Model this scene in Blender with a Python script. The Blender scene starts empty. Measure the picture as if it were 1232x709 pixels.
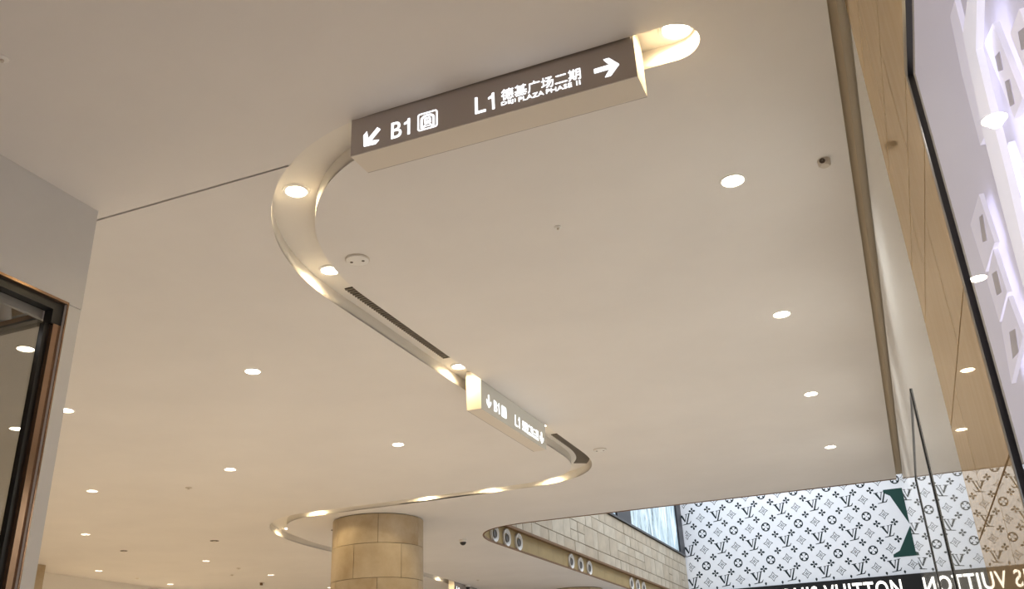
import bpy, bmesh, math, random
from mathutils import Vector, Matrix
random.seed(4)
SC = bpy.context.scene
COL = SC.collection
PI = math.pi

# ------------------------------------------------------------------ camera
CZ = 1.6                      # eye height; every "rel" height below is measured from the eye
F = 1092.245
Rv = Vector((0.92391438, 0.38032429, -0.04166111))
Uv = Vector((0.19270571, -0.36851653, 0.90942843))
Fv = Vector((-0.33052491, 0.84826234, 0.41376839))
cam_d = bpy.data.cameras.new('camera')
cam = bpy.data.objects.new('camera', cam_d); COL.objects.link(cam)
cam_d.sensor_width = 36.0; cam_d.lens = F / 1232 * 36.0; cam_d.clip_start = 0.02; cam_d.clip_end = 200
m = Matrix((Rv, Uv, -Fv)).transposed().to_4x4(); m.translation = (0, 0, CZ)
cam.matrix_world = m
SC.camera = cam

# ------------------------------------------------------------------ world, large lights, exposure
w = bpy.data.worlds.new('world'); SC.world = w; w.use_nodes = True
bg = w.node_tree.nodes['Background']
bg.inputs[0].default_value = (0.75, 0.8, 1.0, 1); bg.inputs[1].default_value = 0.05
SC.view_settings.view_transform = 'Standard'; SC.view_settings.look = 'None'
SC.view_settings.exposure = 0.26; SC.view_settings.gamma = 1.0; SC.view_settings.use_curve_mapping = False

SPOT_W = 175.0
SLOT_W = 22.0
ATRIUM_FILL_W = 1500.0
WARM = (1.0, 0.99, 0.97)
WARMER = (1.0, 0.79, 0.52)
GOLD = (1.0, 0.76, 0.40)

def area_light(name, loc, sx, sy, watts, col):
    d = bpy.data.lights.new(name, 'AREA'); d.shape = 'RECTANGLE'; d.size = sx; d.size_y = sy
    d.energy = watts; d.color = col
    o = bpy.data.objects.new(name, d); COL.objects.link(o); o.location = loc
    return o
area_light('atrium_fill', (-3.7, 28, CZ + 11.0), 7.0, 20.0, ATRIUM_FILL_W, (0.86, 0.92, 1.0))  # unseen area light added above the atrium in place of daylight

# ------------------------------------------------------------------ geometry from pixels
def ray(x, y):
    return Fv + Rv * ((x - 616) / F) - Uv * ((y - 354.5) / F)
def on_z(x, y, z):
    d = ray(x, y); return d * (z / d.z)
HC = 3.2                      # ceiling height above the eye
ZC = CZ + HC

# ------------------------------------------------------------------ materials
def mat(name, col, rough=0.6, spec=0.5, metal=0.0, noise=0.0, nscale=8.0, emis=None, estr=0.0, bump=0.0, bscale=60.0, stretch=(1, 1, 1), col2=None):
    M = bpy.data.materials.new(name); M.use_nodes = True
    nt = M.node_tree; b = nt.nodes['Principled BSDF']
    b.inputs['Roughness'].default_value = rough
    b.inputs['Specular IOR Level'].default_value = spec
    b.inputs['Metallic'].default_value = metal
    c = (*col, 1)
    b.inputs['Base Color'].default_value = c
    tc = nt.nodes.new('ShaderNodeTexCoord'); mp = nt.nodes.new('ShaderNodeMapping')
    mp.inputs['Scale'].default_value = stretch
    nt.links.new(tc.outputs['Object'], mp.inputs[0])
    if noise or col2:
        n = nt.nodes.new('ShaderNodeTexNoise'); n.inputs['Scale'].default_value = nscale
        n.inputs['Detail'].default_value = 6; n.inputs['Roughness'].default_value = 0.6
        nt.links.new(mp.outputs[0], n.inputs['Vector'])
        r = nt.nodes.new('ShaderNodeValToRGB')
        r.color_ramp.elements[0].position = 0.32; r.color_ramp.elements[1].position = 0.68
        c2 = col2 if col2 else tuple(v * (1 - noise) for v in col)
        r.color_ramp.elements[0].color = (*c2, 1); r.color_ramp.elements[1].color = c
        nt.links.new(n.outputs['Fac'], r.inputs[0]); nt.links.new(r.outputs[0], b.inputs['Base Color'])
    if bump:
        n2 = nt.nodes.new('ShaderNodeTexNoise'); n2.inputs['Scale'].default_value = bscale
        nt.links.new(mp.outputs[0], n2.inputs['Vector'])
        bp = nt.nodes.new('ShaderNodeBump'); bp.inputs['Strength'].default_value = bump; bp.inputs['Distance'].default_value = 0.01
        nt.links.new(n2.outputs['Fac'], bp.inputs['Height']); nt.links.new(bp.outputs[0], b.inputs['Normal'])
    if emis:
        b.inputs['Emission Color'].default_value = (*emis, 1); b.inputs['Emission Strength'].default_value = estr
    return M

def glass_mat(name, tint, ior=1.5, rough=0.0):
    M = bpy.data.materials.new(name); M.use_nodes = True
    nt = M.node_tree; nt.nodes.clear()
    o = nt.nodes.new('ShaderNodeOutputMaterial'); mx = nt.nodes.new('ShaderNodeMixShader')
    t = nt.nodes.new('ShaderNodeBsdfTransparent'); g = nt.nodes.new('ShaderNodeBsdfGlossy'); f = nt.nodes.new('ShaderNodeFresnel')
    t.inputs[0].default_value = (*tint, 1); g.inputs['Roughness'].default_value = rough; f.inputs[0].default_value = ior
    g.inputs['Color'].default_value = (1, 1, 1, 1)
    ge = nt.nodes.new('ShaderNodeNewGeometry'); k = nt.nodes.new('ShaderNodeMath'); k.operation = 'MULTIPLY'; s1 = nt.nodes.new('ShaderNodeMath'); s1.operation = 'SUBTRACT'
    s1.inputs[0].default_value = 1.0; nt.links.new(ge.outputs['Backfacing'], s1.inputs[1]); nt.links.new(s1.outputs[0], k.inputs[0]); nt.links.new(f.outputs[0], k.inputs[1])
    nt.links.new(k.outputs[0], mx.inputs[0]); nt.links.new(t.outputs[0], mx.inputs[1]); nt.links.new(g.outputs[0], mx.inputs[2])
    nt.links.new(mx.outputs[0], o.inputs[0])
    return M

M = {}
M['ceiling'] = mat('ceiling_paint', (0.80, 0.77, 0.745), 0.85, 0.25, noise=0.05, nscale=0.8, bump=0.04, bscale=25)
M['slot'] = mat('slot_paint', (0.82, 0.78, 0.72), 0.7, 0.3)
M['plaster'] = mat('grey_plaster', (0.68, 0.675, 0.67), 0.8, 0.3, noise=0.04, nscale=3)
M['floor'] = mat('floor_marble', (0.66, 0.625, 0.585), 0.35, 0.3, noise=0.1, nscale=2)
M['hallwall'] = mat('hall_wall', (0.62, 0.54, 0.45), 0.7, 0.3, noise=0.1, nscale=1)
M['whitewall'] = mat('white_wall', (0.86, 0.82, 0.76), 0.7, 0.3)
M['panel'] = mat('lacquered_panel', (0.55, 0.55, 0.52), 0.012, 0.6)
def polished(name, c1, c2, tint, amount):
    P = bpy.data.materials.new(name); P.use_nodes = True
    nt = P.node_tree; nt.nodes.clear(); N = nt.nodes.new; L = nt.links.new
    tc = N('ShaderNodeTexCoord'); mp = N('ShaderNodeMapping'); mp.inputs['Scale'].default_value = (1, 5, 0.6)
    n = N('ShaderNodeTexNoise'); n.inputs['Scale'].default_value = 3.0; n.inputs['Detail'].default_value = 5
    r = N('ShaderNodeValToRGB'); r.color_ramp.elements[0].position = 0.35; r.color_ramp.elements[1].position = 0.65
    r.color_ramp.elements[0].color = (*c2, 1); r.color_ramp.elements[1].color = (*c1, 1)
    d = N('ShaderNodeBsdfDiffuse'); g = N('ShaderNodeBsdfGlossy'); g.inputs['Color'].default_value = (*tint, 1); g.inputs['Roughness'].default_value = 0.008
    f = N('ShaderNodeFresnel'); f.inputs[0].default_value = 1.5; mu = N('ShaderNodeMath'); mu.operation = 'MULTIPLY'; mu.inputs[1].default_value = amount
    mx = N('ShaderNodeMixShader'); o = N('ShaderNodeOutputMaterial')
    L(tc.outputs['Object'], mp.inputs[0]); L(mp.outputs[0], n.inputs['Vector']); L(n.outputs['Fac'], r.inputs[0]); L(r.outputs[0], d.inputs['Color'])
    L(f.outputs[0], mu.inputs[0]); L(mu.outputs[0], mx.inputs[0]); L(d.outputs[0], mx.inputs[1]); L(g.outputs[0], mx.inputs[2]); L(mx.outputs[0], o.inputs[0])
    return P
M['stone_gold'] = polished('polished_gold_stone', (0.66, 0.52, 0.34), (0.60, 0.46, 0.28), (0.88, 0.77, 0.64), 0.85)
M['joint'] = mat('brown_joint', (0.16, 0.08, 0.03), 0.7)
M['stone_wall'] = mat('limestone', (0.56, 0.49, 0.38), 0.6, 0.3, noise=0.22, nscale=2.5)
M['stone_wall2'] = mat('limestone_light', (0.62, 0.56, 0.45), 0.6, 0.3, noise=0.2, nscale=3.5)
M['mortar'] = mat('mortar', (0.27, 0.22, 0.14), 0.9)
M['travertine'] = mat('travertine', (0.60, 0.51, 0.37), 0.5, 0.35, col2=(0.40, 0.30, 0.18), nscale=1.3, bump=0.05, bscale=12)
M['travertine2'] = mat('travertine_pale', (0.58, 0.50, 0.38), 0.5, 0.35, col2=(0.42, 0.31, 0.18), nscale=1.7, bump=0.05, bscale=12)
M['fascia'] = mat('ochre_fascia', (0.46, 0.35, 0.17), 0.55, 0.3, noise=0.15, nscale=2)
M['bronze'] = mat('brown_trim', (0.20, 0.11, 0.045), 0.5, 0.4)
M['bronze_mirror'] = mat('bronze_metal', (0.36, 0.23, 0.15), 0.14, 0.5, metal=0.8)
M['black'] = mat('black_metal', (0.012, 0.012, 0.013), 0.3, 0.5)
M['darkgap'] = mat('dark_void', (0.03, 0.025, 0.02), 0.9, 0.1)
M['grille'] = mat('grille_metal', (0.22, 0.19, 0.15), 0.5, 0.4)
M['white'] = mat('white_plastic', (0.82, 0.80, 0.77), 0.45)
M['beige'] = mat('beige_plastic', (0.62, 0.56, 0.49), 0.5)
M['darkbrown'] = mat('dark_brown_plastic', (0.10, 0.07, 0.05), 0.5)
M['nozzle_grey'] = mat('nozzle_grey', (0.70, 0.69, 0.67), 0.5)
M['throat'] = mat('throat_grey', (0.16, 0.155, 0.15), 0.6)
M['chrome'] = mat('satin_chrome', (0.75, 0.70, 0.62), 0.25, metal=0.9)
M['signface'] = mat('sign_face', (0.46, 0.415, 0.39), 0.25, 0.9)
M['signface_sheen'] = mat('sign_face_sheen', (0.74, 0.75, 0.71), 0.25, 0.8)  # paler copy of the sign face, glancing sheen put into its colour
M['signbody'] = mat('sign_body', (0.70, 0.64, 0.56), 0.5, 0.4)
M['letters'] = mat('lit_letters', (0.9, 0.93, 1.0), 0.5, emis=(0.90, 0.95, 1.0), estr=1.45)
M['lens'] = mat('lamp_lens', (1, 0.95, 0.85), 0.4, emis=(1.0, 0.88, 0.66), estr=22.0)
M['lens_far'] = mat('lamp_lens_far', (1, 0.95, 0.85), 0.4, emis=(1.0, 0.90, 0.74), estr=9.0)
M['mural'] = mat('mural_white', (0.86, 0.88, 0.92), 0.6, 0.3)
M['ink'] = mat('dark_ink', (0.004, 0.016, 0.02), 0.6, 0.3)
M['green'] = mat('deep_green', (0.010, 0.055, 0.045), 0.6, 0.3)
M['goldletters'] = mat('lit_sign_letters', (1, 0.97, 0.9), 0.5, emis=(1.0, 0.95, 0.85), estr=1.6)
M['glass'] = glass_mat('shop_glass', (0.80, 0.80, 0.79))
M['winglass'] = glass_mat('window_glass', (0.93, 0.93, 0.95), 1.45)
M['card'] = mat('display_card', (0.85, 0.84, 0.95), 0.6, emis=(0.86, 0.84, 1.0), estr=0.62)
M['cardprint'] = mat('card_print', (0.45, 0.43, 0.52), 0.6, emis=(0.5, 0.48, 0.6), estr=0.25)
M['display_back'] = mat('lightbox_back', (0.62, 0.60, 0.70), 0.7, emis=(0.80, 0.78, 0.95), estr=0.50)
M['ribbon'] = mat('emissive_strip', (0.9, 0.9, 1.0), 0.6, emis=(0.90, 0.90, 1.0), estr=0.75)
M['tan'] = mat('tan_light_shade', (0.62, 0.50, 0.34), 0.8)  # groove shadow and warm spotlight put into one tan

def screen_mat():
    S = bpy.data.materials.new('screen_picture'); S.use_nodes = True
    nt = S.node_tree; b = nt.nodes['Principled BSDF']
    tc = nt.nodes.new('ShaderNodeTexCoord'); mp = nt.nodes.new('ShaderNodeMapping'); mp.inputs['Scale'].default_value = (1, 1.1, 0.32)
    n = nt.nodes.new('ShaderNodeTexNoise'); n.inputs['Scale'].default_value = 1.3; n.inputs['Detail'].default_value = 8
    n.inputs['Roughness'].default_value = 0.7; n.inputs['Distortion'].default_value = 1.6
    r = nt.nodes.new('ShaderNodeValToRGB'); e = r.color_ramp.elements
    e[0].position = 0.34; e[0].color = (0.05, 0.08, 0.10, 1)
    e[1].position = 0.62; e[1].color = (0.80, 0.92, 1.0, 1)
    x = r.color_ramp.elements.new(0.47); x.color = (0.42, 0.58, 0.68, 1)
    nt.links.new(tc.outputs['Object'], mp.inputs[0]); nt.links.new(mp.outputs[0], n.inputs['Vector'])
    nt.links.new(n.outputs['Fac'], r.inputs[0])
    nt.links.new(r.outputs[0], b.inputs['Emission Color']); b.inputs['Emission Strength'].default_value = 0.95
    b.inputs['Base Color'].default_value = (0.02, 0.02, 0.02, 1); b.inputs['Roughness'].default_value = 0.3
    return S
M['screen'] = screen_mat()

# ------------------------------------------------------------------ mesh helpers
class MB:
    def __init__(s): s.v = []; s.f = []
    def add(s, vs, fs):
        k = len(s.v); s.v += [tuple(p) for p in vs]; s.f += [[i + k for i in f] for f in fs]; return s
    def box(s, x0, x1, y0, y1, z0, z1):
        return s.add([(x, y, z) for x in (x0, x1) for y in (y0, y1) for z in (z0, z1)],
                     [(0, 1, 3, 2), (4, 6, 7, 5), (0, 4, 5, 1), (2, 3, 7, 6), (0, 2, 6, 4), (1, 5, 7, 3)])
    def lathe(s, prof, n=24, axis='z', at=(0, 0, 0), cap0=False, cap1=False, a0=0.0):
        k = len(s.v)
        for (r, h) in prof:
            for i in range(n):
                a = a0 + 2 * PI * i / n; c, q = r * math.cos(a), r * math.sin(a)
                p = {'z': (c, q, h), 'x': (h, c, q), 'y': (c, h, q)}[axis]
                s.v.append((p[0] + at[0], p[1] + at[1], p[2] + at[2]))
        for j in range(len(prof) - 1):
            for i in range(n):
                i2 = (i + 1) % n
                s.f.append([k + j * n + i, k + j * n + i2, k + (j + 1) * n + i2, k + (j + 1) * n + i])
        if cap0: s.f.append([k + i for i in range(n)])
        if cap1: s.f.append([k + (len(prof) - 1) * n + i for i in range(n)])
        return s
    def mesh(s, name, material, smooth=False):
        me = bpy.data.meshes.new(name); me.from_pydata(s.v, [], s.f)
        bm = bmesh.new(); bm.from_mesh(me); bmesh.ops.recalc_face_normals(bm, faces=bm.faces); bm.to_mesh(me); bm.free()
        me.materials.append(material)
        if smooth:
            for p in me.polygons: p.use_smooth = True
            me.set_sharp_from_angle(angle=math.radians(40))
        return me
    def build(s, name, material, parent=None, smooth=False, loc=None):
        return link(name, s.mesh(name, material, smooth), parent, loc)

def link(name, me, parent=None, loc=None):
    o = bpy.data.objects.new(name, me); COL.objects.link(o)
    if parent: o.parent = parent
    if loc: o.location = loc
    return o
def tag(o, label=None, cat=None, group=None, kind=None):
    if label: o['label'] = label
    if cat: o['category'] = cat
    if group: o['group'] = group
    if kind: o['kind'] = kind
    return o
def empty(name, loc=(0, 0, 0), rz=0.0):
    o = bpy.data.objects.new(name, None); COL.objects.link(o); o.location = loc; o.rotation_euler = (0, 0, rz); o.empty_display_size = 0.1
    return o
def struct(name, mb, material, label=None, smooth=False):
    o = mb.build(name, material, smooth=smooth); return tag(o, label, 'structure' if False else None, kind='structure')

def fill2d(loops, thick):
    """area between closed 2D loops (even-odd) with thickness, as (verts, faces) in local xy, z = 0..thick"""
    cu = bpy.data.curves.new('tmp', 'CURVE'); cu.dimensions = '2D'; cu.fill_mode = 'BOTH'; cu.extrude = thick / 2
    for L in loops:
        sp = cu.splines.new('POLY'); sp.points.add(len(L) - 1)
        for p, q in zip(sp.points, L): p.co = (q[0], q[1], 0, 1)
        sp.use_cyclic_u = True
    o = bpy.data.objects.new('tmp', cu); COL.objects.link(o)
    bpy.context.view_layer.update()
    me = bpy.data.meshes.new_from_object(o.evaluated_get(bpy.context.evaluated_depsgraph_get()))
    vs = [(v.co.x, v.co.y, v.co.z + thick / 2) for v in me.vertices]; fs = [list(p.vertices) for p in me.polygons]
    bpy.data.objects.remove(o); bpy.data.curves.remove(cu); bpy.data.meshes.remove(me)
    return vs, fs

def text2d(body, u0, u1, v0, v1, thick=0.004, bold=0.0, spacing=1.0):
    """text stretched to the box u0..u1, v0..v1"""
    cu = bpy.data.curves.new('tmp', 'FONT'); cu.body = body; cu.size = 1.0; cu.extrude = 0.5; cu.offset = bold; cu.space_character = spacing
    cu.resolution_u = 4
    o = bpy.data.objects.new('tmp', cu); COL.objects.link(o); bpy.context.view_layer.update()
    me = bpy.data.meshes.new_from_object(o.evaluated_get(bpy.context.evaluated_depsgraph_get()))
    vs = [tuple(v.co) for v in me.vertices]; fs = [list(p.vertices) for p in me.polygons]
    bpy.data.objects.remove(o); bpy.data.curves.remove(cu); bpy.data.meshes.remove(me)
    a0 = min(v[0] for v in vs); a1 = max(v[0] for v in vs); b0 = min(v[1] for v in vs); b1 = max(v[1] for v in vs)
    vs = [(u0 + (v[0] - a0) / (a1 - a0) * (u1 - u0), v0 + (v[1] - b0) / (b1 - b0) * (v1 - v0), (v[2] + 0.5) * thick) for v in vs]
    return vs, fs

def place(mb, vf, o, u, v, n):
    o, u, v, n = Vector(o), Vector(u), Vector(v), Vector(n)
    mb.add([o + u * p[0] + v * p[1] + n * p[2] for p in vf[0]], vf[1]); return mb

def circle(cx, cy, r, n=24): return [(cx + r * math.cos(2 * PI * i / n), cy + r * math.sin(2 * PI * i / n)) for i in range(n)]
def rrect(x0, x1, y0, y1, r, n=5):
    out = []
    for (cx, cy, a) in ((x1 - r, y1 - r, 0), (x0 + r, y1 - r, 90), (x0 + r, y0 + r, 180), (x1 - r, y0 + r, 270)):
        for i in range(n + 1):
            t = math.radians(a + 90 * i / n); out.append((cx + r * math.cos(t), cy + r * math.sin(t)))
    return out
def bez(p0, p1, p2, p3, n=16):
    out = []
    for i in range(n + 1):
        t = i / n; s = 1 - t
        out.append(tuple(s ** 3 * a + 3 * s * s * t * b + 3 * s * t * t * c + t ** 3 * d for a, b, c, d in zip(p0, p1, p2, p3)))
    return out

# ------------------------------------------------------------------ the slot centreline (plan)
CL = [(-0.56, 3.955), (-1.4, 3.957)]
CL += bez((-2.3, 3.965), (-3.1, 3.985), (-3.82, 4.80), (-3.825, 6.0), 26)
CL += [(-3.83, 7.0), (-3.835, 8.5), (-3.84, 10.0), (-3.845, 11.2)]
CL += bez((-3.85, 11.9), (-3.85, 12.85), (-4.2, 13.46), (-5.3, 13.47), 22)
CL += [(-6.3, 13.47), (-7.5, 13.47), (-8.5, 13.465)]
CL += bez((-9.2, 13.46), (-10.2, 13.46), (-10.9, 14.6), (-10.93, 16.6), 22)
CL += [(-11.0, 19.0), (-11.2, 22.0), (-11.5, 25.0), (-11.8, 28.0)]
def offset_line(pts, d):
    out = []
    for i, p in enumerate(pts):
        a = pts[max(i - 1, 0)]; b = pts[min(i + 1, len(pts) - 1)]
        t = Vector((b[0] - a[0], b[1] - a[1])).normalized()
        out.append((p[0] - t.y * d, p[1] + t.x * d))
    return out
SW = 0.150                    # half width of the slot
SD = 0.12                     # depth of the slot
EL = offset_line(CL, SW); ER = offset_line(CL, -SW)
# rounded head of the slot at its start
head = []
for i in range(1, 14):
    a = math.radians(90 - 180 * i / 14)
    head.append((CL[0][0] + SW * math.cos(a), CL[0][1] + SW * math.sin(a)))
# direction of travel is -x: the left-hand offset is the lower-y edge
if EL[0][1] > ER[0][1]: hd = head
else: hd = head[::-1]
SLOT = EL[::-1] + hd + ER      # one closed outline
WX = lambda y: 0.29 + 0.007 * (y - 4)     # face of the right wall

# ------------------------------------------------------------------ lamps' places
def c2(px, py, z=HC):
    q = on_z(px, py, z); return (q.x, q.y)
ROW = [(-0.505, 5.53), (-0.505, 8.13), (-0.505, 10.80), (-0.505, 13.55)]
FIELD = [c2(*q) for q in [(304, 447), (479, 535), (277, 565), (80, 494), (111, 591), (103, 643), (119, 687), (46, 629), (248, 675), (326, 692), (205, 703), (397, 707)]]
THRU = [c2(31, 420), c2(20, 516)]
ADDED_BEHIND = [(-0.6, 0.2), (-3.1, -1.5), (-0.6, -4.0), (-3.1, -6.0)]  # these and the next are out-of-view lamps added to light the hall
ADDED_HIDDEN = [(-13.6, 8.0), (-16.2, 9.0), (-13.5, 29.0), (-9.6, 33.0)]
ADDED_HIDDEN = [h for h in ADDED_HIDDEN if not (h[0] > -7.75 and h[1] > 16)]
ALLD = ROW + FIELD + THRU + ADDED_BEHIND + ADDED_HIDDEN
RH = 0.078

# ------------------------------------------------------------------ setting: ceiling, floor, walls
XL = -17.7
void_curve = bez((-6.2, 16.38), (-7.3, 16.40), (-7.72, 17.0), (-7.75, 18.2), 14)
outer = [(XL, -9), (WX(-9) - 0.05, -9), (WX(16.38) - 0.05, 16.38)] + void_curve + [(-7.75, 44), (XL, 44)]
seam = [(-7.0, 4.055), (-3.07, 4.055), (-3.07, 4.072), (-7.0, 4.078)]
loops = [outer, SLOT, seam] + [circle(x, y, RH, 20) for (x, y) in ALLD]
mb = MB(); place(mb, fill2d(loops, 0.018), (0, 0, ZC), (1, 0, 0), (0, 1, 0), (0, 0, 1))
struct('ceiling', mb, M['ceiling'])
# dark lid added above the ceiling, so that the seam and the grooves look into darkness
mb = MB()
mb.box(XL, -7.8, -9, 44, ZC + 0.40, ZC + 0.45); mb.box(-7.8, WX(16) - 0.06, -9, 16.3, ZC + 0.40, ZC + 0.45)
struct('ceiling_dark_lid', mb, M['darkgap'])
# slot channel
mb = MB(); k = len(SLOT)
mb.add([(p[0], p[1], ZC) for p in SLOT] + [(p[0], p[1], ZC + SD) for p in SLOT], [[i, (i + 1) % k, (i + 1) % k + k, i + k] for i in range(k)])
place(mb, fill2d([SLOT], 0.01), (0, 0, ZC + SD), (1, 0, 0), (0, 1, 0), (0, 0, 1))
struct('trim_1', mb, M['slot'], smooth=False)
# brown rim around the atrium opening
rim = [(WX(16.38) - 0.05, 16.385)] + void_curve + [(-7.75, 44)]
mb = MB(); ri = offset_line(rim, -0.03); k = len(rim)
vs = []
for z in (ZC - 0.010, ZC + 0.025): vs += [(p[0], p[1], z) for p in rim] + [(p[0], p[1], z) for p in ri]
fs = []
for i in range(k - 1):
    fs += [[i, i + 1, k + i + 1, k + i], [2 * k + i, 2 * k + i + 1, 3 * k + i + 1, 3 * k + i], [i, i + 1, 2 * k + i + 1, 2 * k + i], [k + i, k + i + 1, 3 * k + i + 1, 3 * k + i]]
mb.add(vs, fs)
struct('trim_2', mb, M['bronze'])
# groove shadow and stone tone painted as a brown strip between the ceiling and the glossy wall
mb = MB(); mb.add([(WX(-9) - 0.06, -9, ZC + 0.05), (WX(-9), -9, ZC + 0.05), (WX(16.3), 16.3, ZC + 0.05), (WX(16.3) - 0.06, 16.3, ZC + 0.05),
                   (WX(-9) - 0.06, -9, ZC + 0.07), (WX(-9), -9, ZC + 0.07), (WX(16.3), 16.3, ZC + 0.07), (WX(16.3) - 0.06, 16.3, ZC + 0.07)],
                  [(0, 1, 2, 3), (4, 5, 6, 7), (0, 1, 5, 4), (1, 2, 6, 5), (2, 3, 7, 6), (3, 0, 4, 7)])
struct('trim_3', mb, M['tan'])

struct('floor', MB().box(XL, 1.2, -9, 44, -0.1, 0.0), M['floor'])
struct('wall_back', MB().box(XL, 1.2, -9.2, -9.0, 0, ZC + 0.45), M['hallwall'])
struct('wall_west', MB().box(XL - 0.2, XL, -9, 44, 0, ZC + 0.45), M['whitewall'])
struct('wall_far', MB().box(XL, -8.3, 44, 44.2, 0, ZC + 0.45), M['hallwall'])

# ---- right wall: lacquered panel, gold stone, display window; all in one plane turned by a hair
RW = empty('wall_right', (0.29, 4.0, 0), -0.007); tag(RW, kind='structure')
def rw(name, mb, material, parent=RW, smooth=False): return mb.build(name, material, parent, smooth)
SE = 3.545 - 4               # stone edge, local y
WE = 2.185 - 4               # window frame outer edge, local y
WT = CZ + 1.470              # window frame top
YE = 12.4                    # local y of the mural
rw('lacquered_panel', MB().box(0.0, 0.05, SE, YE, 0, ZC + 10), M['panel'])
rw('stone_backing', MB().box(0.008, 0.013, -13, SE, WT, ZC + 0.4).box(0.008, 0.013, WE, SE, 0, WT), M['joint'])
def gold(y0, y1, z0, z1):
    g = 0.004
    o = rw('stone_panel', MB().box(0.0, 0.0075, y0 + g, y1 - g, z0 + g, z1 - g), M['stone_gold'])
zj = [0.0, CZ - 1.15, CZ - 0.75, CZ - 0.35, CZ + 0.05, CZ + 0.45, CZ + 0.85, CZ + 1.25, WT, CZ + 1.87, CZ + 2.35, CZ + 2.80, ZC + 0.3]
for i in range(len(zj) - 1):
    z0, z1 = zj[i], zj[i + 1]
    js = [SE, SE - (0.52 if i % 2 else 0.92)]
    if z1 <= WT + 0.001: js.append(WE)
    else:
        while js[-1] > -8: js.append(js[-1] - 1.0)
    for a, b in zip(js[1:], js[:-1]): gold(a, b, z0, z1)
# window 1: display window with a thin black frame inside a steel frame
W1 = empty('window_1', (0.29, 4.0, 0), -0.007); tag(W1, kind='structure')
y0w = -9.0; zb = 0.25
fr = MB().box(-0.002, 0.015, WE - 0.030, WE, zb, WT).box(-0.002, 0.015, y0w, WE - 0.030, WT - 0.030, WT)
fr.build('steel_frame', M['grille'], W1)
fr = MB().box(-0.003, 0.015, WE - 0.050, WE - 0.030, zb, WT - 0.030).box(-0.003, 0.015, y0w, WE - 0.050, WT - 0.050, WT - 0.030)
fr.build('window_frame', M['black'], W1)
gy = WE - 0.05; gz = WT - 0.05
MB().box(0.004, 0.010, y0w, gy, zb, gz).build('pane', M['winglass'], W1)
bx = 0.16
bk = MB().box(bx, bx + 0.02, y0w, gy + 1.6, zb, gz + 0.95)
bk.build('light_panel', M['display_back'], W1)
sd = MB().box(0.06, bx, gy + 1.55, gy + 1.6, zb, gz + 0.95).box(0.06, bx, y0w, gy + 1.55, gz + 0.93, gz + 0.95)
sd.build('reveal', M['plaster'], W1)
# hanging cards and bright strips behind the pane
def disp(px, py, x):                       # point behind the pane at local depth x
    d = ray(px, py); xw = 0.29 + x - 0.012
    q = d * (xw / d.x); return (q.y - 4.0, q.z + CZ)
def slab(name, pts, x, th, material, parent):
    mb = MB(); k = len(pts); q = [disp(*p, x) for p in pts]
    mb.add([(x, a, b) for a, b in q] + [(x + th, a, b) for a, b in q], [list(range(k)), list(range(k, 2 * k))] + [[i, (i + 1) % k, (i + 1) % k + k, i + k] for i in range(k)])
    return mb.build(name, material, parent)
cards = [([(1186, 52), (1197, 27), (1233, 118), (1222, 142)], [[(1199, 68), (1204, 62), (1208, 84), (1203, 86)], [(1211, 98), (1216, 95), (1222, 125), (1217, 128)]]),
         ([(1203, 218), (1215, 171), (1240, 235), (1226, 268)], [[(1213, 218), (1221, 212), (1229, 240), (1219, 246)]]),
         ([(1166, 271), (1177, 234), (1196, 292), (1184, 328)], [[(1177, 262), (1181, 258), (1186, 290), (1181, 292)]]),
         ([(1186, 338), (1194, 300), (1211, 352), (1201, 388)], [[(1192, 330), (1198, 326), (1204, 352), (1198, 356)]]),
         ([(1203, 392), (1212, 357), (1230, 405), (1215, 462)], [[(1213, 400), (1220, 396), (1224, 424), (1217, 432)]]),
         ([(1218, 40), (1230, 10), (1262, 90), (1250, 120)], [[(1228, 38), (1236, 32), (1240, 56), (1232, 60)]])]
for i, (pts, prints) in enumerate(cards):
    c = slab('display_card', pts, bx - 0.03, 0.012, M['card'], W1)
    for p in prints: slab('print', p, bx - 0.0325, 0.002, M['cardprint'], c)
slab('slanted_strip', [(1160, 40), (1166, 0), (1178, 0), (1176, 60), (1190, 120), (1214, 215), (1240, 330), (1232, 345), (1205, 245), (1185, 165)], bx - 0.06, 0.015, M['ribbon'], W1)  # slanted emissive strip
slab('slanted_strip', [(1144, 20), (1150, 0), (1160, 40), (1185, 165), (1180, 175), (1158, 90)], bx - 0.05, 0.012, M['card'], W1)
# window 2: black framed pane flush in the lacquered wall
W2 = empty('window_2', (0.29, 4.0, 0), -0.007); tag(W2, kind='structure')
a0, a1, zt = 5.75 - 4, 8.6 - 4, CZ + 1.645
fr = MB().box(-0.008, 0.0, a0, a0 + 0.07, 0, zt).box(-0.008, 0.0, a1 - 0.10, a1, 0, zt).box(-0.008, 0.0, a0 + 0.07, a1 - 0.10, zt - 0.012, zt)
fr.build('window_frame', M['black'], W2)

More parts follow.
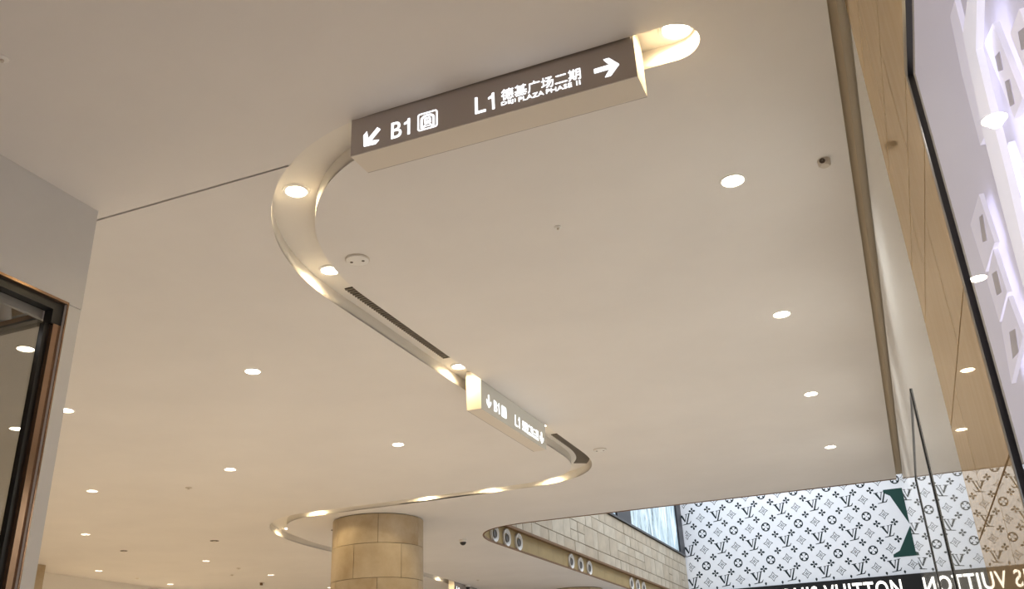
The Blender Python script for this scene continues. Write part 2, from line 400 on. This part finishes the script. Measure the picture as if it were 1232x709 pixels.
# ---- left shop corner: grey bulkhead, post, bronze framed glazing on both sides of the corner
XS = -4.55; YC = 3.975
zf = CZ + 2.465
LW = struct('wall_left', MB().box(XS - 0.30, XS, -9, YC, zf, ZC).box(-9.5, XS - 0.30, YC - 0.12, YC, zf, ZC), M['plaster'])
MB().box(XS - 0.115, XS - 0.003, 3.858, YC - 0.003, 0, zf - 0.004).build('post', M['plaster'], LW)
W3 = empty('window_3', (XS, YC, 0)); tag(W3, kind='structure')
f = MB().box(-0.10, 0.004, -6, -0.104, 2.456 + CZ, zf + 0.008).box(-0.10, 0.004, -0.115, -0.104, 0, 2.456 + CZ); f.build('outer_frame', M['bronze_mirror'], W3)
f = MB().box(-0.09, -0.02, -6, -0.115, 2.400 + CZ, 2.456 + CZ).box(-0.09, -0.02, -0.195, -0.115, 2.31 + CZ, 2.400 + CZ).box(-0.09, -0.05, -0.215, -0.175, 0, 2.31 + CZ); f.build('inner_frame', M['black'], W3)
MB().box(-0.112, -0.02, -0.175, -0.115, 0, 2.31 + CZ).build('jamb', M['bronze_mirror'], W3)
MB().box(-0.085, -0.079, -6, -0.215, 0, 2.400 + CZ).build('pane', M['glass'], W3)
MB().box(-0.12, -0.095, -6, -0.13, 2.345 + CZ, 2.45 + CZ).build('blind_box', M['plaster'], W3)
# the return glazing along -x
f = MB().box(-5, -0.13, -0.11, -0.03, 2.42 + CZ, 2.455 + CZ); f.build('transom', M['bronze'], W3)
f = MB().box(-5, -0.13, -0.115, -0.02, 2.405 + CZ, 2.42 + CZ); f.build('transom_lip', M['black'], W3)
MB().box(-5, -0.13, -0.075, -0.069, 0, 2.405 + CZ).build('side_pane', M['glass'], W3)
MB().box(-5, -0.31, -0.135, -0.122, zf, ZC).build('header_warm_tint', M['tan'], W3)  # tan panel over grey plaster, the spotlight's warmth painted in
MB().box(-5, -0.31, -6, -0.14, ZC - 0.12, ZC - 0.08).build('shop_ceiling', M['tan'], W3)

# ---- atrium: slab edge with ledge, stone wall above, screens, mural wall
struct('trim_4', MB().box(-7.95, -7.665, 17.45, 38.9, ZC + 0.425, ZC + 0.48), M['bronze'])
FA = empty('wall_fascia', (-7.78, 17.0, ZC)); tag(FA, kind='structure')
MB().box(-0.06, -0.02, 0.3, 21.9, 0.03, 0.42).build('fascia_backing', M['darkgap'], FA)
y = 0.3; fm = MB().box(-0.02, 0.012, 0.004, 1.796, 0.02, 0.424).mesh('fascia_panel', M['fascia'])
for i in range(12): link('fascia_panel', fm, FA, (0, 0.3 + 1.8 * i, 0))
SWL = empty('wall_atrium', (-7.95, 17.6, ZC + 0.48)); tag(SWL, kind='structure')
MB().box(-0.10, -0.02, 0, 21.3, 0, 1.72).build('mortar_bed', M['mortar'], SWL)
sizes = {}
def stone(y0, y1, z0, z1):
    key = (round(y1 - y0, 2), round(z1 - z0, 2), random.random() < 0.45)
    if key not in sizes:
        g = 0.011
        sizes[key] = MB().box(-0.02, 0.0, g, key[0] - g, g, key[1] - g).mesh('stone', M['stone_wall2' if key[2] else 'stone_wall'])
    link('stone', sizes[key], SWL, (random.uniform(-0.004, 0.006), y0, z0))
rows = [(0.0, 0.42), (0.42, 0.98), (0.98, 1.34), (1.34, 1.70)]
for i, (z0, z1) in enumerate(rows):
    y = 0.0
    while y < 21.2:
        wdt = random.choice((0.4, 0.6, 0.6, 0.9, 1.2)); wdt = min(wdt, 21.3 - y)
        if z1 - z0 > 0.5 and random.random() < 0.35: stone(y, y + wdt, z0, z0 + 0.28); stone(y, y + wdt, z0 + 0.28, z1)
        else: stone(y, y + wdt, z0, z1)
        y += wdt
struct('trim_5', MB().box(-8.05, -7.90, 17.6, 38.9, ZC + 2.20, ZC + 2.27), M['black'])
def screen(y0, y1, label):
    s = empty('video_screen', (-8.0, (y0 + y1) / 2, ZC + 2.27)); h = (y1 - y0) / 2
    tag(s, label, 'screen')
    MB().box(-0.10, 0.0, -h, h, 0, 4.2).build('housing', M['black'], s)
    MB().box(0.0, 0.01, -h + 0.1, h - 0.1, 0.06, 4.1).build('picture', M['screen'], s)
    return s
screen(30.6, 38.1, 'bright screen of pale blue streaks beside the monogram mural')
screen(22.0, 28.9, 'dark edged screen sliver over the limestone wall, farther from the mural')
struct('trim_6', MB().box(-8.06, -7.95, 28.9, 30.6, ZC + 2.27, ZC + 6.4).box(-8.06, -7.93, 38.1, 38.95, ZC + 2.27, ZC + 6.4), mat('dark_cladding', (0.02, 0.022, 0.028), 0.4))

YM = 39.0
MU = empty('mural_wall', (0, YM, 0)); tag(MU, 'white wall mural printed with a dark green monogram pattern', 'mural')
zband = CZ + 3.98
MB().box(-8.0, 0.95, 0.0, 0.15, zband, CZ + 10.5).build('mural_panel', M['mural'], MU)
# printed motifs, drawn in units of the 1.30 m repeat
def quad(a, b, w):
    a, b = Vector(a), Vector(b); t = (b - a).normalized(); n = Vector((-t.y, t.x)) * w / 2
    return [a + n, a - n, b - n, b + n]
def hq(x0, x1, y, w): return [Vector((x0, y - w / 2)), Vector((x1, y - w / 2)), Vector((x1, y + w / 2)), Vector((x0, y + w / 2))]
V2 = lambda x, y: Vector((x / 275, -y / 275))            # motif coordinates, 275 to one repeat
LV = [[V2(-36, -34), V2(-19, -36), V2(3, 12), V2(-4, 20)], [V2(-4, 20), V2(2, 16), V2(17, -39), V2(11, -39)], [V2(-44, -34), V2(-44, -39), V2(-10, -42), V2(-10, -37)], [V2(4, -38), V2(4, -42), V2(22, -44), V2(22, -40)],
      [V2(33, -44), V2(43, -45), V2(16, 36), V2(4, 37)], [V2(25, -42), V2(25, -46), V2(50, -49), V2(50, -45)], [V2(-24, 44), V2(-24, 39), V2(38, 30), V2(38, 37)], [V2(29, 37), V2(38, 37), V2(49, 16), V2(45, 15)]]
def petal(ang, r0, r1, w, n=8):
    P = [(r0, 0), (r0 + (r1 - r0) * .35, w * .38), (r0 + (r1 - r0) * .7, w * .5), (r1, 0), (r0 + (r1 - r0) * .7, -w * .5), (r0 + (r1 - r0) * .35, -w * .38)]
    return [Vector((u * math.cos(ang) - v * math.sin(ang), u * math.sin(ang) + v * math.cos(ang))) for u, v in P]
Q4 = [math.radians(a) for a in (0, 90, 180, 270)]
FL = [petal(a, .004, .105, .062) for a in Q4]
def ringq(fn, n, w):
    P = [fn(i / n) for i in range(n)]; out = []
    for i in range(n):
        a, b = P[i], P[(i + 1) % n]; out.append([a, b, b * (1 - w), a * (1 - w)])
    return out
CIRC = ringq(lambda t: Vector((.124 * math.cos(2 * PI * t), .124 * math.sin(2 * PI * t))), 18, .24)
CIRC += [[Vector((r * math.cos(a), r * math.sin(a))) for r, a in ((.035, b), (.10, b - .32), (.10, b + .32))] for b in [q + PI / 4 for q in Q4]] + [[Vector((.014 * math.cos(a), .014 * math.sin(a))) for a in Q4]]
def star(t):
    i = round(t * 8); r = (.130, .066)[i % 2]; a = PI / 4 * i
    return Vector((r * math.cos(a), r * math.sin(a)))
STAR = ringq(star, 8, .19) + [petal(a, .004, .046, .022) for a in Q4]
def mp(cx, cy):
    d = ray(800 + cx / 2.852, 540 + cy / 2.852); q = d * (YM / d.y); return (q.x, q.z + CZ)
TIP = mp(840, 262); TOP = mp(748, 142); BOT = mp(785, 374)
def clear(px, pz):                                        # the big letter stays free of motifs
    if not BOT[1] - 0.12 < pz < TOP[1] + 0.12: return True
    k = (TIP[0] - TOP[0]) / (TOP[1] - TIP[1]) if pz > TIP[1] else (TIP[0] - BOT[0]) / (TIP[1] - BOT[1])
    return px + 0.18 < TIP[0] - k * abs(pz - TIP[1])
pr = MB(); CX = -7.79; CZ0 = CZ + 4.33; S = 1.305
def motif(polys, x, z, sc):
    for P in polys:
        if all(-7.98 < x + p.x * sc < 0.9 and zband + 0.02 < z + p.y * sc < CZ + 10.4 for p in P):
            k = len(P); pr.add([(x + p.x * sc, -0.004, z + p.y * sc) for p in P], [list(range(k))])
for i in range(-1, 7):
    for j in range(-1, 5):
        x = CX + i * S; z = CZ0 + j * S
        for polys, dx, dz, sc in ((LV, 0, 0, S * 1.1), (STAR, .5, 0, S * 1.15), (STAR, 0, .5, S * 1.15), (CIRC, .5, .5, S * 1.1), (FL, .25, .25, S * 1.05), (FL, .75, .25, S * 1.05), (FL, .25, .75, S * 1.05), (FL, .75, .75, S * 1.05)):
            if clear(x + dx * S, z + dz * S): motif(polys, x + dx * S, z + dz * S, sc)
pr.build('monogram_print', M['ink'], MU)
# large green letter, its near half visible beside the glossy wall
L = [mp(*p) for p in [(748, 142), (905, 124), (903, 135), (885, 150), (905, 240), (885, 262), (895, 340), (930, 352), (930, 360), (785, 374), (784, 364), (806, 350), (842, 262), (772, 162), (749, 152)]]
mb = MB(); place(mb, fill2d([L], 0.004), (0, -0.008, 0), (1, 0, 0), (0, 0, 1), (0, 1, 0)); mb.build('letter_print', M['green'], MU)
struct('wall_atrium_right', MB().box(1.0, 1.15, 16.4, YM + 0.15, 0, CZ + 10.5), M['hallwall'])
SB = empty('shop_sign_band', (0, YM, 0)); tag(SB, 'black shop sign band with glowing white capital letters under the mural', 'sign')
MB().box(-8.0, 0.95, -0.12, 0.15, CZ + 2.6, zband).build('band', M['black'], SB)
mb = MB(); place(mb, text2d('LOUIS VUITTON', -4.66, 0.15, CZ + 3.20, CZ + 3.82, 0.03, 0.012, 1.12), (0, -0.125, 0), (1, 0, 0), (0, 0, 1), (0, -1, 0)); mb.build('lettering', M['goldletters'], SB)
struct('wall_mural_base', MB().box(-8.0, 0.95, YM, YM + 0.15, 0, CZ + 2.6), M['hallwall'])

# ---- columns clad in curved travertine panels
def column(loc, R, label, a_off):
    c = empty('stone_column', (loc[0], loc[1], 0)); tag(c, label, 'column', 'round stone columns')
    MB().lathe([(R - 0.03, 0), (R - 0.03, ZC)], 40).build('core', M['mortar'], c)
    zs = [0.0]; hs = [0.62, 0.55]; i = 0
    z = ZC - 0.012
    while z > 0.05:
        h = min([0.50, 0.58, 0.55][i % 3], z)
        for j in range(6):
            n = 8; g = 0.0045 / R; a0 = a_off + j * PI / 3 + (i % 2) * PI / 6 + g; a1 = a0 + PI / 3 - 2 * g
            vs = []
            for rr in (R - 0.025, R):
                for zz in (z - h + 0.004, z - 0.004):
                    vs += [(rr * math.cos(a0 + (a1 - a0) * q / n), rr * math.sin(a0 + (a1 - a0) * q / n), zz) for q in range(n + 1)]
            s = n + 1; fs = []
            for q in range(n):
                fs += [[2 * s + q, 2 * s + q + 1, 3 * s + q + 1, 3 * s + q], [q, q + 1, s + q + 1, s + q], [s + q, s + q + 1, 3 * s + q + 1, 3 * s + q], [q, q + 1, 2 * s + q + 1, 2 * s + q]]
            fs += [[0, s, 3 * s, 2 * s], [n, s + n, 3 * s + n, 2 * s + n]]
            MB().add(vs, fs).build('stone_panel', M['travertine' if random.random() < 0.6 else 'travertine2'], c, smooth=True)
        z -= h; i += 1
column((-8.56, 14.71), 0.818, 'round travertine clad column rising to the ceiling beside the lit slot', math.radians(-74 + 14))
column((-9.15, 27.75), 0.82, 'farther round stone column behind the atrium fascia', 0.3)
pl = empty('stone_pillar', (-17.25, 14.45, 0)); tag(pl, 'square brown stone pillar against the pale end wall behind the shop corner', 'pillar')
for i in range(8): MB().box(-0.43, 0.43, -0.43, 0.43, i * 0.6 + 0.004, min(i * 0.6 + 0.596, ZC - 0.002)).build('stone_block', M['travertine'], pl)

# ------------------------------------------------------------------ downlights
def spot(parent, z, watts, ang, blend, col, rad=0.05):
    d = bpy.data.lights.new('bulb', 'SPOT'); d.energy = watts; d.spot_size = math.radians(ang); d.spot_blend = blend; d.color = col; d.shadow_soft_size = rad
    o = bpy.data.objects.new('bulb', d); COL.objects.link(o); o.parent = parent; o.location = (0, 0, z)
    return o
ring_me = MB().lathe([(RH - 0.004, 0.010), (RH - 0.002, -0.005), (RH + 0.010, -0.005), (RH + 0.016, 0.0)], 28).mesh('trim_ring', M['white'], True)
refl_me = MB().lathe([(RH - 0.004, 0.008), (RH - 0.014, 0.05)], 28).mesh('reflector', M['chrome'], True)
lens_me = MB().lathe([(RH - 0.006, 0.018), (0.045, 0.014), (0.0005, 0.012)], 28, cap1=True).mesh('lens', M['lens'], True)
lens_far_me = lens_me.copy(); lens_far_me.materials.clear(); lens_far_me.materials.append(M['lens_far'])
def downlight(x, y, label, group, watts=None, far=False, col=WARM):
    t = empty('recessed_downlight', (x, y, ZC)); tag(t, label, 'downlight', group)
    link('trim_ring', ring_me, t); link('reflector', refl_me, t); link('lens', lens_far_me if far else lens_me, t)
    spot(t, -0.012, SPOT_W if watts is None else watts, 125, 0.6, col)
    return t
nth = ['fourth', 'third', 'second', 'first']
for i, (x, y) in enumerate(ROW):
    downlight(x, y, nth[i] + ' recessed downlight from the mural in the row beside the glossy wall', 'row of downlights along the glossy wall', watts=SPOT_W * 1.35)
FL_LABEL = ['recessed downlight in plain ceiling across the slot from the long grille', 'recessed downlight in plain ceiling across the slot from the smaller sign',
            'recessed downlight beside a tiny beige sprinkler head in plain ceiling', 'recessed downlight right beside the grey shop post']
for i, (x, y) in enumerate(FIELD):
    downlight(x, y, FL_LABEL[i] if i < 4 else 'small far recessed downlight in the warm ceiling beyond the shop corner', 'downlights scattered in the plain ceiling', far=(i > 3), col=WARMER, watts=SPOT_W * (1.2 if i > 3 else 0.95))
for (x, y) in THRU:
    downlight(x, y, 'recessed downlight seen through the glass of the shop corner', 'downlights seen through the shop glass')
for (x, y) in ADDED_BEHIND + ADDED_HIDDEN:
    downlight(x, y, 'round recessed downlight added out of view to light the hall', 'added out-of-view downlights', col=WARMER, watts=SPOT_W * 0.7)

# lamps on the slot roof
sring_me = MB().lathe([(0.072, -0.002), (0.074, -0.012), (0.092, -0.010), (0.096, 0.0)], 28).mesh('trim_ring', M['white'], True)
slens_me = MB().lathe([(0.073, -0.004), (0.04, -0.007), (0.0005, -0.008)], 28, cap1=True).mesh('lens', M['lens'], True)
def slot_lamp(x, y, label, watts=None):
    t = empty('slot_downlight', (x, y, ZC + SD)); tag(t, label, 'downlight', 'downlights inside the ceiling slot')
    link('trim_ring', sring_me, t); link('lens', slens_me, t)
    spot(t, -0.016, SLOT_W if watts is None else watts, 168, 0.35, GOLD, 0.04)
slot_lamp(-0.53, 3.985, 'bright slot downlight in the rounded slot end past the large sign')
slot_lamp(-3.32, 4.50, 'round slot downlight in the wide bend next to the ceiling seam', 10)
slot_lamp(-3.79, 5.66, 'slot downlight beside the oval ceiling plate, before the long grille')
slot_lamp(-3.85, 8.24, 'slot downlight between the long grille and the smaller lit sign')
slot_lamp(-3.86, 10.75, 'slot downlight just past the far end of the smaller sign')
slot_lamp(-4.75, 13.42, 'slot downlight just after the bend past the curved grille')
slot_lamp(-5.85, 13.47, 'slot downlight between the curved grille bend and the column, nearer the bend', 18)
slot_lamp(-7.0, 13.50, 'slot downlight between the curved grille bend and the column, nearer the column')
slot_lamp(-9.15, 13.50, 'slot downlight past the column, before the far bend')
slot_lamp(-10.62, 14.85, 'slot downlight inside the far bend beyond the column')
slot_lamp(-11.27, 22.9, 'slot downlight just before the farthest lit sign')

# ------------------------------------------------------------------ grilles in the slot
def centre_at(s):
    acc = 0
    for a, b in zip(CL[:-1], CL[1:]):
        d = math.hypot(b[0] - a[0], b[1] - a[1])
        if acc + d >= s: t = (s - acc) / d; return (a[0] + (b[0] - a[0]) * t, a[1] + (b[1] - a[1]) * t), math.atan2(b[1] - a[1], b[0] - a[0])
        acc += d
def s_of(y, xmax=-3.5):
    acc = 0
    for a, b in zip(CL[:-1], CL[1:]):
        d = math.hypot(b[0] - a[0], b[1] - a[1])
        if b[0] < xmax and a[1] <= y <= b[1]: return acc + d * (y - a[1]) / (b[1] - a[1] + 1e-9)
        acc += d
def grille(s0, s1, off, hw, label, step):
    c, a = centre_at(s0); g = empty('air_grille', (c[0], c[1], ZC + SD)); tag(g, label, 'air grille')
    n = int((s1 - s0) / step); vs = []; fs = []
    for i in range(n + 1):
        p, a = centre_at(s0 + (s1 - s0) * i / n); nx, ny = -math.sin(a), math.cos(a)
        for q in (off - hw, off + hw): vs.append((p[0] + nx * q - c[0], p[1] + ny * q - c[1], -0.002))
        for q in (off - hw, off + hw): vs.append((p[0] + nx * q - c[0], p[1] + ny * q - c[1], 0.0))
    for i in range(n): k = 4 * i; fs += [[k, k + 1, k + 5, k + 4], [k + 2, k + 3, k + 7, k + 6], [k, k + 2, k + 6, k + 4], [k + 1, k + 3, k + 7, k + 5]]
    MB().add(vs, fs).build('backing', M['darkgap'], g)
    sm = MB().box(-step * 0.22, step * 0.22, -hw, hw, -0.012, -0.003).mesh('slat', M['grille'])
    for i in range(n):
        p, a = centre_at(s0 + (s1 - s0) * (i + 0.5) / n); nx, ny = -math.sin(a), math.cos(a)
        o = link('slat', sm, g, (p[0] + nx * off - c[0], p[1] + ny * off - c[1], 0)); o.rotation_euler = (0, 0, a)
    return g
grille(s_of(6.02), s_of(7.95), -0.03, 0.085, 'long straight dark air grille on the slot roof before the smaller sign', 0.04)
grille(s_of(11.25), s_of(11.25) + 1.75, -0.03, 0.10, 'curved dark air grille on the slot roof in the bend past the smaller sign', 0.05)

# ------------------------------------------------------------------ signs
def one(u0, u1, v0, v1):
    w = u1 - u0; h = v1 - v0; X = lambda a: u0 + a * w; Y = lambda b: v0 + b * h
    return fill2d([[(X(1), Y(0)), (X(1), Y(1)), (X(.68), Y(1)), (X(.55), Y(.86)), (X(0), Y(.78)), (X(0), Y(.68)), (X(.62), Y(.72)), (X(.62), Y(0))]], 0.003)
def letter_parts(parent, o, u, v, n, a1, a2, b1, ic, l1, zh, en):
    mb = MB(); arrow(mb, *a1, o, u, v, n); mb.build('arrow', M['letters'], parent)
    for t, (x0, x1, z0, z1) in (('B', b1), ('L', l1)):
        w = x1 - x0
        mb = MB(); place(mb, text2d(t, x0, x0 + w * .55, z0, z1, 0.003, 0.0), o, u, v, n); mb.build('level_letter', M['letters'], parent)
        mb = MB(); place(mb, one(x0 + w * .69, x1, z0, z1), o, u, v, n); mb.build('level_number', M['letters'], parent)
    mb = MB(); icon(mb, *ic, o, u, v, n); mb.build('train_icon', M['letters'], parent)
    mb = MB(); place(mb, text2d('德基广场二期', *zh, 0.003, 0.0), o, u, v, n); mb.build('place_name', M['letters'], parent)
    for wd, f0, f1 in (('DEJI', 0, .185), ('PLAZA', .224, .546), ('PHASE', .575, .897), ('II', .951, 1.0)):
        mb = MB(); place(mb, text2d(wd, en[0] + (en[1] - en[0]) * f0, en[0] + (en[1] - en[0]) * f1, en[2], en[3], 0.003), o, u, v, n); mb.build('place_name_word', M['letters'], parent)
    mb = MB(); arrow(mb, *a2, o, u, v, n); mb.build('arrow', M['letters'], parent)
def arrow(mb, cx, cy, s, ang, o, u, v, n):
    P = [(-.5, .10), (.12, .10), (-.10, .42), (.13, .42), (.5, 0), (.13, -.42), (-.10, -.42), (.12, -.10), (-.5, -.10)]
    a = math.radians(ang); Q = [(cx + s * (p[0] * math.cos(a) - p[1] * math.sin(a)), cy + s * (p[0] * math.sin(a) + p[1] * math.cos(a))) for p in P]
    place(mb, fill2d([Q], 0.003), o, u, v, n)
def icon(mb, u0, u1, v0, v1, o, u, v, n):
    w = u1 - u0; h = v1 - v0; X = lambda a: u0 + a * w; Y = lambda b: v0 + b * h
    rr = lambda a, b, c, d, r: rrect(X(a), X(b), Y(c), Y(d), r * w)
    def arch(a, b, c, d): return [(X(a), Y(c))] + [(X(.5 + (a - .5) * math.cos(PI * i / 10)), Y(d - (b - a) / 2 * 0.7 + (b - a) / 2 * 0.7 * math.sin(PI * i / 10))) for i in range(11)] + [(X(b), Y(c))]
    place(mb, fill2d([rr(0, 1, 0, 1, .12), rr(.06, .94, .06, .94, .08)], 0.003), o, u, v, n)
    A = arch(.15, .85, .13, .87); B = arch(.25, .75, .13, .77)
    place(mb, fill2d([A + B[::-1]], 0.003), o, u, v, n)
    place(mb, fill2d([rr(.34, .66, .31, .68, .07), rr(.40, .60, .50, .59, .02)], 0.003), o, u, v, n)
    for sx in (1, -1):
        Q = [(X(.5 + sx * .10), Y(.27)), (X(.5 + sx * .17), Y(.27)), (X(.5 + sx * .26), Y(.12)), (X(.5 + sx * .18), Y(.12))]
        place(mb, fill2d([Q], 0.003), o, u, v, n)
    place(mb, fill2d([rr(.36, .64, .17, .21, .01)], 0.003), o, u, v, n)

# large sign: faces the viewer (-y)
S1 = empty('hanging_sign', (-1.595, 3.92, CZ + 2.95)); tag(S1, 'large brown wayfinding sign box hung in the slot, lit white lettering', 'sign', 'hanging wayfinding signs')
hx = 0.86; hy = 0.10
MB().box(-hx, hx, -hy + 0.006, hy - 0.006, 0.0, 0.362).build('sign_box', M['signbody'], S1)
MB().box(-hx, hx, -hy, -hy + 0.006, 0.0, 0.362).build('front_face', M['signface'], S1)
MB().box(-hx, hx, hy - 0.006, hy, 0.0, 0.362).build('rear_face', M['signface'], S1)
o, u, v, n = (1.595, -hy - 0.0, -2.95), (1, 0, 0), (0, 0, 1), (0, -1, 0)
letter_parts(S1, o, u, v, n, (-2.317, 3.040, 0.138, 225), (-0.893, 3.055, 0.138, 0), (-2.186, -2.066, 2.990, 3.098), (-2.016, -1.890, 2.989, 3.105), (-1.657, -1.540, 2.997, 3.106), (-1.498, -1.037, 3.034, 3.107), (-1.500, -1.043, 2.998, 3.026))

# smaller (farther) sign: its long face looks +x
S2 = empty('hanging_sign', (-3.775, 9.415, CZ + 2.88)); tag(S2, 'slim wayfinding sign, sheen painted pale into its face, between the long grille and curved grille', 'sign', 'hanging wayfinding signs')
hw = 0.085; hl = 0.985
MB().box(-hw + 0.006, hw - 0.006, -hl, hl, 0.0, 0.43).build('sign_box', M['signbody'], S2)
MB().box(hw - 0.006, hw, -hl, hl, 0.0, 0.43).build('front_face', M['signface_sheen'], S2)
MB().box(-hw, -hw + 0.006, -hl, hl, 0.0, 0.43).build('rear_face', M['signface'], S2)
o, u, v, n = (hw, -9.415, -2.88), (0, 1, 0), (0, 0, 1), (1, 0, 0)
letter_parts(S2, o, u, v, n, (8.635, 3.010, 0.145, -90), (10.25, 2.997, 0.145, -90), (8.775, 8.925, 2.945, 3.066), (8.985, 9.122, 2.942, 3.068), (9.383, 9.525, 2.933, 3.062), (9.607, 10.135, 2.975, 3.055), (9.607, 10.13, 2.932, 2.963))

# farthest sign
S3 = empty('hanging_sign', (-11.40, 24.4, CZ + 2.90)); S3.rotation_euler = (0, 0, 0.1); tag(S3, 'farthest wayfinding sign with white lit end, beyond the stone column', 'sign', 'hanging wayfinding signs')
MB().box(-0.08, 0.08, -0.98, 0.98, 0.0, 0.41).build('sign_box', M['signbody'], S3)
MB().box(0.08, 0.086, -0.98, 0.98, 0.0, 0.41).build('front_face', M['signface'], S3)
mb = MB(); arrow(mb, -0.78, 0.13, 0.145, -90, (0.086, 0, 0), (0, 1, 0), (0, 0, 1), (1, 0, 0)); mb.build('arrow', M['letters'], S3)
mb = MB(); place(mb, text2d('B', -0.64, -0.55, 0.065, 0.186, 0.003, 0.006), (0.086, 0, 0), (0, 1, 0), (0, 0, 1), (1, 0, 0)); mb.build('level_letter', M['letters'], S3)

# ------------------------------------------------------------------ jet nozzles on the fascia
for gi, ys in enumerate(((18.2, 18.88, 19.58), (23.25, 24.02, 24.78), (29.1, 29.85, 30.6))):
    where = ['the three at the rounded opening tip', 'the middle three on the fascia', 'the three nearest the mural'][gi]
    for yy in ys:
        t = empty('jet_nozzle', (-7.766, yy, ZC + 0.205)); tag(t, 'round white air jet nozzle, one of ' + where, 'air nozzle', 'air jet nozzles, ' + where)
        MB().lathe([(0.192, 0.0), (0.195, 0.03), (0.188, 0.048), (0.172, 0.050), (0.164, 0.042)], 28, 'x').build('ring', M['white'], t, True)
        MB().lathe([(0.164, 0.042), (0.135, 0.024), (0.100, 0.012)], 28, 'x').build('funnel', M['nozzle_grey'], t, True)
        MB().lathe([(0.086, 0.034), (0.082, 0.016), (0.001, 0.015)], 24, 'x', (0.0, 0.028, -0.01)).build('throat', M['throat'], t, True)

# ------------------------------------------------------------------ small ceiling devices
def device(name, px, py, label, cat, group=None):
    q = on_z(px, py, HC); t = empty(name, (q.x, q.y, ZC)); return tag(t, label, cat, group)
def plate(px, py, r, label):
    t = device('smoke_detector', px, py, label, 'detector')
    MB().lathe([(r, 0.0), (r, -0.014), (r - 0.010, -0.020), (0.002, -0.021)], 32, cap1=True).build('cover', M['white'], t, True)
    MB().lathe([(r + 0.007, 0.0), (r + 0.007, -0.006), (r, -0.006)], 32).build('rim', M['beige'], t, True)  # darker ring painted for the shadow around the plate
    for s in (-1, 1): MB().lathe([(0.012, -0.023), (0.012, -0.018)], 12, at=(s * 0.045, 0.01 * s, 0), cap0=True).build('screw_hole', M['darkbrown'], t)
plate(430, 312, 0.088, 'round white ceiling plate with two dark holes beside the slot bend')
plate(722, 541, 0.085, 'round white ceiling plate with two dark holes past the smaller sign')
def sprinkler(px, py, label, r=0.04, material='white', h=0.012, group='small round ceiling fittings'):
    t = device('sprinkler_head', px, py, label, 'sprinkler', group)
    MB().lathe([(r, 0.0), (r, -h * 0.6), (r * 0.8, -h), (0.002, -h)], 20, cap1=True).build('disc', M[material], t, True)
    MB().lathe([(r * 0.35, -h), (r * 0.3, -h - 0.012), (0.002, -h - 0.012)], 12, cap1=True).build('stub', M['beige'], t, True)
sprinkler(671, 273, 'tiny pale sprinkler cap alone in the wide ceiling panel', 0.026)
sprinkler(227, 587, 'tiny beige sprinkler cap between two plain ceiling downlights', 0.05, 'beige')
sprinkler(258, 651, 'flat dark brown disc in the ceiling near the far slot bend', 0.085, 'darkbrown', 0.006)
sprinkler(149, 663, 'small dark disc in the far plain ceiling', 0.07, 'darkbrown', 0.01)
sprinkler(402, 638, 'small dark disc close beside the stone column', 0.06, 'darkbrown', 0.01)
sprinkler(3, 70, 'round white cap beside the grey shop bulkhead', 0.032)
for q in ((287, 684), (165, 696), (279, 692), (575, 698)):
    sprinkler(*q, 'tiny sprinkler cap in the far warm ceiling', 0.05, 'beige', group='far sprinkler caps')
# motion sensor: drum with a dark slanted face
t = device('motion_sensor', 991, 193, 'small drum shaped motion sensor beside the glossy wall', 'sensor')
MB().lathe([(0.042, 0), (0.040, -0.035), (0.030, -0.045), (0.002, -0.046)], 24, cap1=True).build('body', M['beige'], t, True)
MB().lathe([(0.020, -0.008), (0.018, -0.012), (0.002, -0.013)], 20, 'y', (-0.010, -0.030, -0.022)).build('lens_window', M['darkbrown'], t, True)
# dome cameras
def dome(px, py, label):
    t = device('dome_camera', px, py, label, 'camera')
    MB().lathe([(0.075, 0.0), (0.075, -0.05), (0.066, -0.062)], 24).build('housing', M['white'], t, True)
    MB().lathe([(0.066, -0.060)] + [(0.066 * math.cos(a * PI / 16), -0.060 - 0.066 * math.sin(a * PI / 16)) for a in range(1, 8)] + [(0.001, -0.126)], 24).build('dome', M['black'], t, True)
dome(557, 649, 'white dome camera with black bowl between column and atrium opening')
dome(563, 704, 'dome camera with black bowl beside the farthest lit sign')
# far ceiling bracket
t = device('ceiling_bracket', 315, 701, 'tiny brown bracket fixed to the far warm ceiling', 'bracket')
MB().box(-0.05, 0.05, -0.05, 0.05, -0.015, 0.0).build('base_plate', M['beige'], t); MB().box(-0.02, 0.02, -0.05, 0.02, -0.075, -0.015).build('arm', M['bronze'], t)
# track spotlight inside the shop
d_ = ray(8, 366); q = d_ * (-4.93 / d_.x) + Vector((0, 0, CZ))
t = empty('track_spotlight', q); tag(t, 'small white cylindrical spotlight under the shop ceiling behind the glass', 'spotlight')
MB().lathe([(0.012, 0.0), (0.012, ZC - 0.12 - q.z)], 10).build('stem', M['white'], t)
hd_ = MB().lathe([(0.034, -0.06), (0.036, 0.05), (0.02, 0.065), (0.001, 0.066)], 20).build('head', M['white'], t, True); hd_.rotation_euler = (0.5, 0.35, 0); hd_.location = (0, 0, -0.04)
e_ = MB().lathe([(0.031, -0.055), (0.001, -0.055)], 20).build('lamp_face', M['lens_far'], hd_)
spot(t, -0.12, 12, 150, 0.5, WARM)
